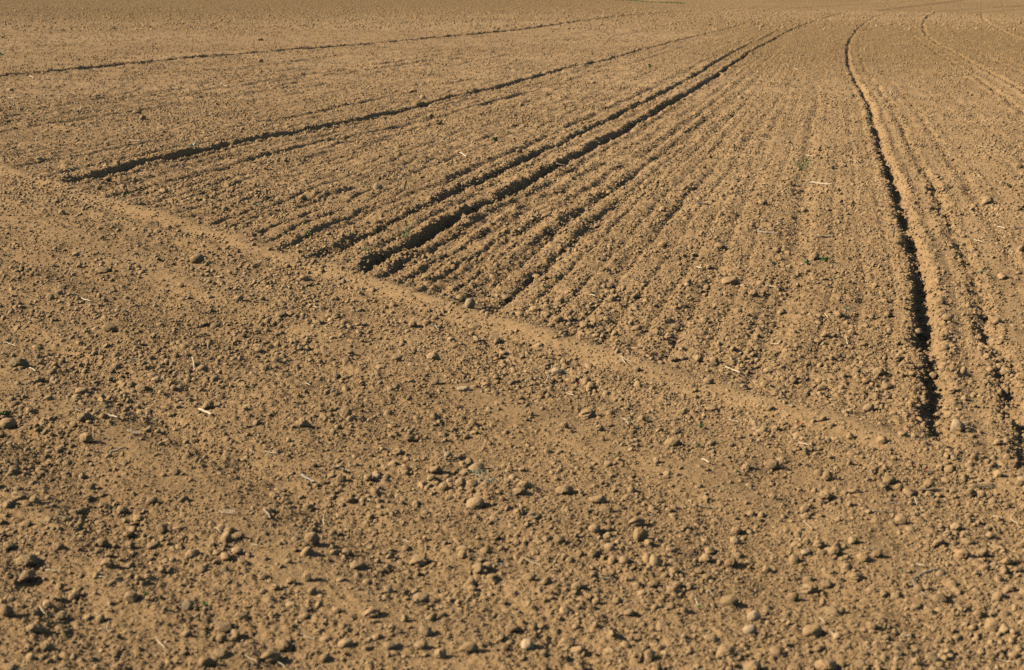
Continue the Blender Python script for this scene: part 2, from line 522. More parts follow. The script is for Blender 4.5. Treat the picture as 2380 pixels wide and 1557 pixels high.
# ------------------------------------------------------------------ loose crumbs nobody could count: one object
def build_crumbs():
    proto = bpy.data.collections.new('crumb_shapes')
    k = 0
    for style in ('round', 'block', 'lump', 'block', 'flat', 'egg', 'lump', 'block'):
        v, f = clod_shape(style, 500 + 31 * k, 3)
        me = fill_mesh('crumb_shape', v, f)
        me.materials.append(M_CLOD)
        o = bpy.data.objects.new('crumb_shape', me)
        proto.objects.link(o)
        k += 1
    rng = np.random.default_rng(11)
    P, S = [], []
    z0 = 2.2
    while z0 < 62:
        z1 = z0 * 1.12
        zm = (z0 + z1) / 2
        rmin = max(.0020, .00042 * zm)
        half = .44
        area = half * (z1 * z1 - z0 * z0)
        n0 = 120 if zm < 40 else 80
        num = int(area * n0 * 2.8 * (rmin / .01) ** -2.5)
        num = min(num, 70000)
        d = np.sqrt(rng.uniform(z0 * z0, z1 * z1, num))
        th = rng.uniform(-half, half, num)
        rad = rmin * rng.uniform(0, 1, num) ** (-1 / 2.5)
        rmax = np.where(rng.uniform(0, 1, num) < .065, .027, .0195) * (1 + .25 * sstep(20, 60, zm))
        rad = np.where(rad > rmax, rmin + (rmax - rmin) * rng.uniform(0, 1, num) ** 2, rad)
        P.append(np.stack([d * np.sin(th), d * np.cos(th)], 1))
        S.append(rad)
        z0 = z1
    while z0 < 270:
        z1 = z0 * 1.1
        num = int(half * (z1 * z1 - z0 * z0) * (26 if z0 < 130 else 11))
        d = np.sqrt(rng.uniform(z0 * z0, z1 * z1, num))
        th = rng.uniform(-half, half, num)
        P.append(np.stack([d * np.sin(th), d * np.cos(th)], 1))
        S.append(.022 * rng.uniform(.02, 1, num) ** (-1 / 3.2))
        z0 = z1
    P = np.concatenate(P)
    S = np.concatenate(S)
    x, y = P[:, 0], P[:, 1]
    z, packed, ne = [np.concatenate(q) for q in zip(*[surface(x[i:i + 200000], y[i:i + 200000], False) for i in range(0, len(x), 200000)])]
    zf = chunked(x, y)[0]
    w = .52 + .36 * sstep(-.5, .6, noise(x, y, .45, 301) + .6 * noise(x, y, 1.4, 302))
    w *= 1 - .68 * packed
    w = np.where(ne < 2.4, np.maximum(w, .95), w)
    w *= np.where(headland(x, y) < -.1, .92, 1.0)
    big = S > .011
    w = np.where(big, w * (.35 + 1.3 * sstep(-.2, .7, noise(x, y, .7, 303))), w)
    keep = rng.uniform(0, 1, len(x)) < w
    x, y, zf, S = x[keep], y[keep], zf[keep], S[keep]
    n = len(x)
    sc = S[:, None] * np.stack([rng.uniform(.8, 1.35, n), rng.uniform(.8, 1.2, n), rng.uniform(.62, .98, n)], 1)
    co = np.stack([x, y, zf + sc[:, 2] * rng.uniform(-.12, .5, n)], 1)
    rot_ = np.stack([rng.normal(0, .35, n), rng.normal(0, .35, n), rng.uniform(0, 6.283, n)], 1)
    me = bpy.data.meshes.new('soil_crumbs')
    me.vertices.add(n)
    me.vertices.foreach_set('co', co.astype(np.float32).ravel())
    for nm, arr in (('size', sc), ('turn', rot_)):
        at = me.attributes.new(nm, 'FLOAT_VECTOR', 'POINT')
        at.data.foreach_set('vector', arr.astype(np.float32).ravel())
    at = me.attributes.new('pick', 'INT', 'POINT')
    at.data.foreach_set('value', rng.integers(0, 8, n).astype(np.int32))
    o = bpy.data.objects.new('soil_crumbs', me)
    o['kind'] = 'stuff'
    o['label'] = 'loose crumbs and small clods of dry brown soil strewn all over the field'
    o['category'] = 'soil crumbs'
    COL.objects.link(o)
    ng = bpy.data.node_groups.new('scatter_crumbs', 'GeometryNodeTree')
    ng.interface.new_socket('Geometry', in_out='INPUT', socket_type='NodeSocketGeometry')
    ng.interface.new_socket('Geometry', in_out='OUTPUT', socket_type='NodeSocketGeometry')
    gi, go = ng.nodes.new('NodeGroupInput'), ng.nodes.new('NodeGroupOutput')
    ci = ng.nodes.new('GeometryNodeCollectionInfo')
    ci.inputs['Collection'].default_value = proto
    ci.inputs['Separate Children'].default_value = True
    ci.inputs['Reset Children'].default_value = True
    ip = ng.nodes.new('GeometryNodeInstanceOnPoints')
    ip.inputs['Pick Instance'].default_value = True

    def attr(nm, ty):
        a = ng.nodes.new('GeometryNodeInputNamedAttribute')
        a.data_type = ty
        a.inputs['Name'].default_value = nm
        return a.outputs[0]
    e2r = ng.nodes.new('FunctionNodeEulerToRotation')
    L = ng.links.new
    L(gi.outputs[0], ip.inputs['Points'])
    L(ci.outputs[0], ip.inputs['Instance'])
    L(attr('pick', 'INT'), ip.inputs['Instance Index'])
    L(attr('turn', 'FLOAT_VECTOR'), e2r.inputs[0])
    L(e2r.outputs[0], ip.inputs['Rotation'])
    L(attr('size', 'FLOAT_VECTOR'), ip.inputs['Scale'])
    L(ip.outputs[0], go.inputs[0])
    md = o.modifiers.new('scatter', 'NODES')
    md.node_group = ng
    print('crumbs', n)


build_crumbs()


# ------------------------------------------------------------------ light, sky, camera
ELEV, SHADOW = R(32), (1.0, 0.06)


def build_light():
    w = bpy.data.worlds.new('World')
    scene.world = w
    w.use_nodes = True
    nt = w.node_tree
    bg = nt.nodes['Background']
    sky = nt.nodes.new('ShaderNodeTexSky')
    sky.sky_type = 'NISHITA'
    sky.sun_disc = False
    sky.sun_elevation = ELEV
    to_sun = (-SHADOW[0], -SHADOW[1])
    sky.sun_rotation = math.atan2(to_sun[0], to_sun[1])
    sky.dust_density = 1.0
    nt.links.new(sky.outputs[0], bg.inputs[0])
    bg.inputs[1].default_value = .062
    L = bpy.data.lights.new('sun', 'SUN')
    L.energy = 5.0
    L.angle = R(.53)
    L.color = (1.0, .925, .79)
    o = bpy.data.objects.new('sun', L)
    from mathutils import Vector
    n = math.hypot(*SHADOW)
    d = Vector((SHADOW[0] / n * math.cos(ELEV), SHADOW[1] / n * math.cos(ELEV), -math.sin(ELEV)))
    o.rotation_euler = d.to_track_quat('-Z', 'Y').to_euler()
    o.location = (-20, 0, 15)
    COL.objects.link(o)


build_light()
cam = bpy.data.cameras.new('camera')
cam.sensor_width = 36
cam.lens = 36 * FOCAL / 2380
cam.clip_start = .1
cam.clip_end = 6000
cam.dof.use_dof = True
cam.dof.focus_distance = 10.5
cam.dof.aperture_fstop = 6.3
co = bpy.data.objects.new('camera', cam)
co.location = (0, 0, EYE)
co.rotation_euler = (math.pi / 2 - PITCH, 0, 0)
COL.objects.link(co)
scene.camera = co
vs = scene.view_settings
vs.view_transform = 'Standard'
vs.look = 'None'
vs.gamma = 1
vs.exposure = .52
scene.cycles.max_bounces = 3
scene.cycles.diffuse_bounces = 0
scene.cycles.use_denoising = False

# ------------------------------------------------------------------ things one can point at, where the photograph shows them
SHEETS = {1: (0, 0), 2: (1024, 0), 3: (2048, 0), 4: (0, 670), 5: (1024, 670), 6: (2048, 670), 7: (0, 1340), 8: (1024, 1340),
          9: (2048, 1340)}          # nine parts the photograph was studied in


def seen(sheet, cx, cy):
    ox, oy = SHEETS[sheet]
    return (ox + cx / 2.32422) * 2380 / 3072, (oy + cy / 2.32422) * 2380 / 3072


PLACES = {}


def solve_places(asked):
    """find all the places at once: the soil (raised by lift) on the line of sight to each picture position"""
    q = np.array(asked)
    z = np.zeros(len(q))
    for _ in range(12):
        x, y = on_ground(q[:, 0], q[:, 1], z + q[:, 2])
        z += .7 * (surface(x, y)[0] - z)
    x, y = on_ground(q[:, 0], q[:, 1], z + q[:, 2])
    for k, a, b, c in zip(asked, x, y, z):
        PLACES[tuple(round(v, 3) for v in k)] = (float(a), float(b), float(c))


def stand(px, py, lift=0.0):
    return PLACES[(round(px, 3), round(py, 3), round(lift, 3))]


def metres_per_px(y):
    return math.hypot(y * 1.0, EYE) / math.hypot(FOCAL, 300) * 2380 / 3072 / 2.32422


LANDMARKS = [  # picture position and how it is spoken of
    (835, 636, 'the start of the deep central furrow'), (165, 430, 'the start of the long upper furrow'),
    (2196, 1052, 'the near end of the deepest furrow'),
]
USED = set()


def where_words(px, py, exclude=None):
    """nearest things worth naming, nearest first: (relation, name)"""
    rows = []
    for lx, ly, name in LANDMARKS:
        if name == exclude:
            continue
        dx, dy = px - lx, (py - ly) * 1.5
        d = math.hypot(dx, dy)
        if d < 4:
            continue
        if abs(dx) > abs(dy):
            rel = 'on the shadow side of' if dx > 0 else 'on the sunlit side of'
        else:
            rel = 'in front of' if dy > 0 else 'behind'
        near = 'just ' if d < 90 else 'not far ' if d < 190 else 'well '
        if rel in ('in front of', 'behind'):
            words = near.replace('not far ', 'a bit ') + rel
        else:
            words = {'just ': 'close by ', 'not far ': 'a bit away ', 'well ': 'well away '}[near] + rel
        rows.append((d, words, name))
    rows.sort()
    return [(w, n) for _, w, n in rows]


def make_label(kind, px, py):
    for rel, name in where_words(px, py):
        t = f'{kind} {rel} {name}'
        if t not in USED and len(t.split()) <= 16:
            USED.add(t)
            return t
    return kind + ' on the soil'


STYLE_WORD = dict(round='rounded', egg='smooth oval', block='blocky', flat='flattish', lump='knobbly')

CLODS = '''
4 1380 255 100 78 egg|big egg-shaped clod alone on the headland, long shadow, just below the bare strip|the lone egg-shaped clod
4 715 330 100 48 flat|low flat clod sloping up to a dark broken edge|the low flat sloping clod
4 2120 385 66 50 block|dark square clod with a shadow like a tail, near the bare strip|the dark square clod
4 770 735 112 74 block|big blocky clod with pitted face standing alone among fine crumbs|the pitted blocky clod
4 350 515 62 54 round|darker of two rounded clods lying side by side|the pair of rounded clods
4 410 485 56 48 round|paler of two rounded clods lying side by side|
4 1500 725 70 62 round||
4 1665 525 64 52 flat||
4 130 980 134 84 lump moss|big dark clod with green moss on its shaded face|the dark mossy clod
4 45 1405 118 86 egg|big smooth clod with a green weed growing behind it|the smooth clod with the weed
4 1085 1095 64 46 lump||
4 985 1150 92 60 flat||
4 570 1170 92 58 flat|flat pale-topped clod with another small clod leaning on it|the flat pale-topped clod
4 1450 1270 84 64 lump||
4 1960 640 84 48 flat||
4 1850 1015 64 58 lump||
4 2110 1395 86 70 lump||
4 1410 1020 80 66 round||
4 590 1360 104 78 lump||
4 600 1500 90 84 lump||
4 365 1040 66 54 round||
4 2170 960 46 42 block||
4 2230 965 46 40 round||
4 810 1000 62 56 round||
4 1210 1150 52 46 round||
4 1120 1185 48 46 round||
4 540 1230 66 44 flat||
4 265 1095 90 60 lump||
4 430 445 64 44 flat||
4 530 215 52 34 block||
4 100 150 48 34 block||
4 710 100 40 36 round||
4 1790 760 60 46 lump||
4 2210 690 62 40 flat||
4 1265 430 48 42 block||
4 960 1285 54 50 lump||
4 205 1310 66 54 round||
4 1760 1130 40 30 flat||
5 892 566 74 84 egg stone|smooth pale egg-shaped stone on the bare strip|the smooth pale stone
5 830 527 78 56 round|dark rounded clod leaning against a smooth pale stone|
5 1510 1040 96 62 block stone|pale angular stone with a flat face and square shaded end|the pale angular stone
5 640 935 92 72 lump|rough clod with a hollow shaded top near the pale oval stone|the rough hollow clod
5 1885 535 60 58 round||
5 850 1155 90 46 flat stone|long low pale stone with a pointed shaded end|the long low stone
5 1085 820 54 46 lump||
5 1360 380 62 48 block||
5 385 945 72 50 flat||
5 500 705 62 52 lump||
5 35 1325 84 84 round|big round clod with rough skin and a short shadow|the rough round clod
5 1740 1135 76 56 lump|two-headed crumbly clod with a deep shaded hollow|the two-headed clod
5 1800 1110 52 46 block||
5 913 1400 64 50 round||
5 475 1495 74 46 flat||
5 2315 950 74 50 flat||
5 1420 632 64 50 lump||
5 1465 715 54 46 block||
5 1700 715 70 50 round||
5 2070 730 56 48 round||
5 2240 150 68 52 round||
5 1785 20 58 42 lump||
5 785 312 48 52 block||
5 590 380 74 56 lump||
5 2065 1020 48 40 block||
5 145 1115 52 44 lump||
5 380 1142 54 50 block||
5 1720 1330 116 78 lump|broad crumbly clod half sunk in the soil in front of forked straw|the broad sunken clod
5 1800 1430 64 52 lump||
5 2310 1530 112 70 round||
5 2220 1450 64 52 lump||
5 875 1490 54 40 flat||
5 1320 1327 44 40 round||
5 1555 1410 62 48 round||
5 930 725 82 44 flat||
5 2290 785 72 48 flat||
5 1525 535 66 46 round||
5 1155 520 76 50 flat||
5 1340 605 62 48 block||
5 1440 640 66 54 round||
5 1510 670 74 52 round||
5 1010 1130 66 52 lump||
5 1190 1110 56 44 flat||
5 1250 1220 62 48 lump||
5 1870 1330 56 46 round||
5 1080 295 46 42 round||
5 870 265 60 36 flat||
5 1820 320 56 36 lump||
5 1880 435 56 36 flat||
6 925 232 64 56 block|square clod with a dark end and green leaves in front|the square clod with green leaves
6 330 402 116 62 flat|broad flat clod with sunlit top between the sowing lines|the broad flat clod
6 545 422 62 44 round||
6 385 616 64 50 round||
6 1090 640 62 54 round||
6 1435 640 64 56 round|round sunlit clod with dark shadow close to the deepest furrow|the round sunlit clod
6 1180 762 58 48 round||
6 945 826 62 46 round||
6 1370 1042 86 78 lump|big crumbly mound-like clod with dark shaded face beside the deepest furrow|the mound-like clod
6 1425 1142 96 56 egg|smooth pale boulder-like clod at the edge of the deepest furrow|
6 600 1026 74 44 flat||
6 180 1102 76 60 round|rounded clod on the bare strip at the foot of a clod heap|the rounded clod on the strip
6 225 960 64 56 egg||
6 1910 1420 94 104 egg stone|large smooth upright stone on the shadow side of the deepest furrow's near end|the large upright stone
6 1300 1292 86 64 round||
6 2260 1045 96 72 lump|cluster-like knobbly clod in the second furrow|the knobbly furrow clod
6 2215 960 70 70 block|tall square clod with black shadow in the second furrow|the tall square clod
6 1500 950 64 60 lump||
6 1800 545 64 60 round||
6 1845 660 76 56 round||
6 150 690 56 48 round||
6 1785 1345 66 64 round|rounded clod at the bottom of the deepest furrow near its end|
6 1860 1340 70 62 lump||
6 1800 1395 84 44 flat||
6 200 1292 74 46 flat||
6 1390 1515 74 62 round||
6 1640 760 72 50 flat||
6 650 1432 64 50 lump||
6 2360 180 56 56 round||
6 2230 372 66 52 lump||
6 262 160 72 46 flat||
6 2190 690 60 66 block||
6 2100 660 60 40 flat||
6 2165 830 66 60 lump||
6 1815 800 66 56 lump||
6 1830 870 64 52 round||
6 1690 1090 50 40 lump||
6 975 1150 84 46 flat||
6 1535 1470 64 44 flat||
6 1280 1100 60 46 round||
6 495 490 70 48 lump||
6 660 190 56 50 lump||
6 690 620 66 46 flat||
6 110 945 66 52 egg||
6 1880 1175 66 60 lump||
6 1910 1050 44 44 round||
6 2120 1110 56 50 lump||
6 2010 725 50 36 lump||
3 560 1418 66 56 block|blocky clod with a black shadow between the sowing lines|the blocky clod with black shadow
3 850 1472 54 44 round||
3 400 680 44 30 lump||
3 2125 1400 90 62 lump||
3 2345 1162 58 48 round||
3 745 1275 40 34 block||
3 2035 1445 48 46 round||
3 2340 1455 60 50 lump||
3 440 1232 50 34 flat||
3 1030 1168 56 34 block||
3 1125 1155 46 36 block||
1 275 1122 76 56 lump|dark ragged clod near the edge of the rows|the dark ragged clod
1 950 782 66 34 lump||
1 995 822 44 40 round||
1 1815 425 42 34 lump|small dark ragged clump alone above the rows of the upper field|the small dark clump
1 1815 277 48 24 lump||
1 690 1302 54 40 lump||
1 1140 1335 66 44 block||
1 860 1302 50 36 round||
1 745 1248 44 28 round||
1 500 872 44 32 round||
1 1395 1342 66 40 lump||
1 70 626 46 28 lump||
1 430 1480 56 36 lump||
1 2110 1380 64 44 lump||
2 250 1308 66 58 egg stone|pale rounded stone standing up from the rows beside a dark stub|the pale stone by the stub
2 670 855 66 46 lump||
2 1255 732 34 34 block||
2 620 808 36 38 block||
2 565 678 42 28 round stone||
2 1755 575 36 28 block||
2 500 632 56 28 lump||
2 375 636 34 24 lump||
2 1690 886 38 30 lump||
2 1870 1342 56 40 flat||
2 2140 1272 50 50 block||
2 1240 1052 46 34 lump||
2 900 1445 64 40 lump||
2 1430 1510 74 54 lump||
2 2240 1460 56 44 lump||
7 2175 648 112 106 round|smooth ball-like clod casting the longest shadow on the headland|the ball-like clod
7 915 1052 92 78 block|pale wedge-shaped clod with a sharp dark side|the pale wedge-shaped clod
7 130 346 108 70 lump||
7 185 402 70 50 egg|small smooth oval clod leaning on a bigger rough one|
7 1065 378 84 56 egg|rounded clod with a long shadow like a pointing finger|the clod with finger-like shadow
7 965 502 96 60 block||
7 1130 578 74 84 block||
7 1230 182 58 56 round||
7 190 802 164 104 lump|very large rough clod at the picture's sunny edge|the very large rough clod
7 720 672 86 60 egg||
7 905 690 76 62 round||
7 745 816 96 76 lump||
7 1070 690 96 58 flat||
7 1560 1262 134 84 flat||
7 1545 1338 76 74 round||
7 1885 1472 144 100 lump|big lumpy clod by the lower edge, shaded face towards the viewer|the big lumpy clod
7 1980 1392 126 84 lump||
7 1540 1442 104 66 flat||
7 300 1475 66 56 round||
7 330 1400 86 84 lump||
7 45 1152 94 100 lump||
7 240 1272 116 74 lump||
7 1130 862 56 58 round||
7 1412 862 76 66 round||
7 2140 908 72 82 block||
7 1680 1190 104 72 flat||
7 425 1182 84 66 block||
7 325 1102 64 60 block||
7 705 1205 64 70 egg||
7 1310 1112 84 86 block stone||
7 2350 1145 66 52 round||
7 2010 802 56 44 round||
7 405 702 86 66 lump||
7 1340 750 96 72 flat||
7 190 900 110 74 flat||
7 530 1030 76 66 round||
7 415 980 66 60 block||
7 1350 640 60 42 round||
7 1670 622 76 54 lump||
7 240 375 66 66 block||
7 845 445 84 62 egg||
7 1600 585 76 50 lump||
7 1920 985 66 56 lump||
7 2180 1010 64 62 egg||
7 2260 1480 74 60 egg||
7 65 690 84 50 flat||
8 400 42 96 62 lump||
8 740 62 58 46 egg stone||
8 940 152 124 66 flat|broad pale clod with flat sunlit back behind a tuft of dry grass|the broad clod behind dry grass
8 655 162 82 64 flat||
8 450 186 58 46 round||
8 185 218 62 56 round||
8 250 216 58 52 round stone||
8 715 282 66 60 block||
8 835 262 86 76 block||
8 915 260 82 58 flat||
8 1275 270 88 64 round|pale-crowned round clod, behind another with deep shadow|the pale-crowned clod
8 1240 312 96 52 round||
8 1555 308 124 76 lump|big ragged clod with a deep square shadow|the big ragged clod
8 1790 372 112 72 flat||
8 1838 436 94 54 flat||
8 940 398 134 74 egg|broad reddish-brown clod half buried with a dark rim below|the half-buried reddish clod
8 1340 492 112 84 lump|knobbly clod split by dark clefts like a fist|the cleft knobbly clod
8 2060 530 124 76 lump|big rough clod just behind the pale boulder-like one|
8 2080 622 108 110 egg|largest smooth boulder-like clod, pale and sunlit, with dark hollow side|the pale boulder-like clod
8 2145 672 70 52 block||
8 1520 652 86 68 round||
8 1665 752 56 60 round||
8 1755 748 66 68 egg|pale round clod in the middle of a cluster of round clods|the cluster of round clods
8 1875 706 76 58 egg||
8 1890 800 64 74 round||
8 1972 800 76 62 round||
8 1070 632 78 58 lump||
8 40 740 74 60 round||
8 110 832 104 58 flat||
8 545 802 134 92 lump|wide crumbling clod heap with a black gap at its side|the wide crumbling clod
8 850 757 64 62 egg||
8 1762 896 66 60 block||
8 1315 912 94 58 block||
8 1645 976 84 64 lump||
8 548 1060 118 72 egg|pale domed clod with a long black shadow|the pale domed clod
8 2300 722 76 46 flat||
8 2005 1162 76 56 block||
8 440 1202 56 62 block||
8 1780 1082 64 52 round||
8 1195 1268 96 58 block||
8 1640 1262 66 50 round||
8 1300 1388 98 90 round stone|round pinkish pale stone by the lower edge|the round pinkish stone
8 1575 1372 116 64 flat||
8 1655 1422 104 70 flat||
8 555 1390 94 66 block||
8 905 1402 116 72 egg|broad smooth reddish clod with a dark pit at its end|the broad reddish clod
8 690 1452 86 84 lump||
8 350 1278 66 84 lump||
8 2180 962 90 54 lump||
8 2100 1028 66 54 round||
8 2305 1112 56 60 block||
8 2345 968 74 56 lump||
8 1412 1442 64 56 round||
8 215 1162 116 76 lump||
8 900 955 66 76 egg||
8 1440 452 40 34 flat||
8 1770 575 80 62 egg||
8 1860 580 72 52 egg||
8 1240 462 84 62 lump||
8 2320 870 70 60 round||
9 628 132 104 84 lump||
9 1012 212 82 74 block|tall squarish clod with long slanting shadow|the tall squarish clod
9 1435 240 94 64 egg||
9 1510 286 66 58 round|round clod at the end of a curved row of clods|the round row-end clod
9 1578 316 76 44 egg||
9 1000 342 94 66 lump||
9 2000 326 56 72 block|upright wedge of soil with black shadow below the paired sticks|the upright soil wedge
9 2088 334 72 52 egg||
9 852 442 74 56 round||
9 375 592 78 62 block|squarish pale clod with a neat round shadow|the squarish pale clod
9 868 665 56 56 egg||
9 955 682 84 62 flat||
9 970 747 74 52 round||
9 1060 732 94 74 lump||
9 1185 656 72 64 block|bright four-cornered clod with a shadow lying apart from it|the bright four-cornered clod
9 1255 776 84 60 egg||
9 1360 752 82 64 lump||
9 775 792 72 80 egg||
9 582 862 66 66 egg||
9 1215 908 92 58 flat||
9 1312 1006 66 58 round||
9 1402 1032 56 52 round||
9 330 1080 124 80 round|big rounded dark clod behind the two whitish stones|the big rounded dark clod
9 500 1192 94 84 block stone|upper whitish stone of a pair lying one behind the other|the two whitish stones
9 478 1282 98 76 egg stone|lower, smoother whitish stone of a pair|
9 2155 1256 92 108 block|tall upright clod with a dark slab of shadow|the tall upright clod
9 1320 1252 86 66 block||
9 1105 1152 74 56 egg||
9 976 1088 48 60 block||
9 970 1150 86 50 flat||
9 1950 757 116 88 lump|big lumpy clod with a black hole of shadow at its foot|the big lumpy shaded clod
9 2262 802 66 56 lump||
9 1912 562 86 66 lump||
9 1520 516 86 66 block||
9 1790 1062 96 66 flat||
9 300 1432 134 92 lump||
9 482 1542 128 84 block||
9 1000 1535 154 96 lump|large dark clod cut off by the lower edge|the large dark edge clod
9 1240 1522 84 70 block||
9 1112 1516 66 56 round||
9 905 1292 136 104 flat|broad slab of soil tilted up towards a black hollow|the tilted slab of soil
9 2310 1462 76 56 round||
9 2148 1466 76 60 lump||
9 1632 1502 72 60 lump||
9 192 732 86 60 lump||
9 160 782 90 62 lump||
9 48 976 58 56 round||
9 172 912 66 56 round||
9 340 810 94 74 lump||
9 860 738 74 44 flat stone||
9 1425 1335 52 46 round||
9 885 1000 134 78 lump||
9 2360 690 66 52 round||
9 2090 740 84 56 flat||
9 1850 610 66 52 lump||
9 1800 560 60 50 lump||
9 780 1050 66 70 egg||
9 1850 1440 84 60 lump||
9 1190 310 90 38 flat||
9 580 1160 60 50 lump||
9 630 350 56 44 round||
9 440 145 66 50 lump||
'''

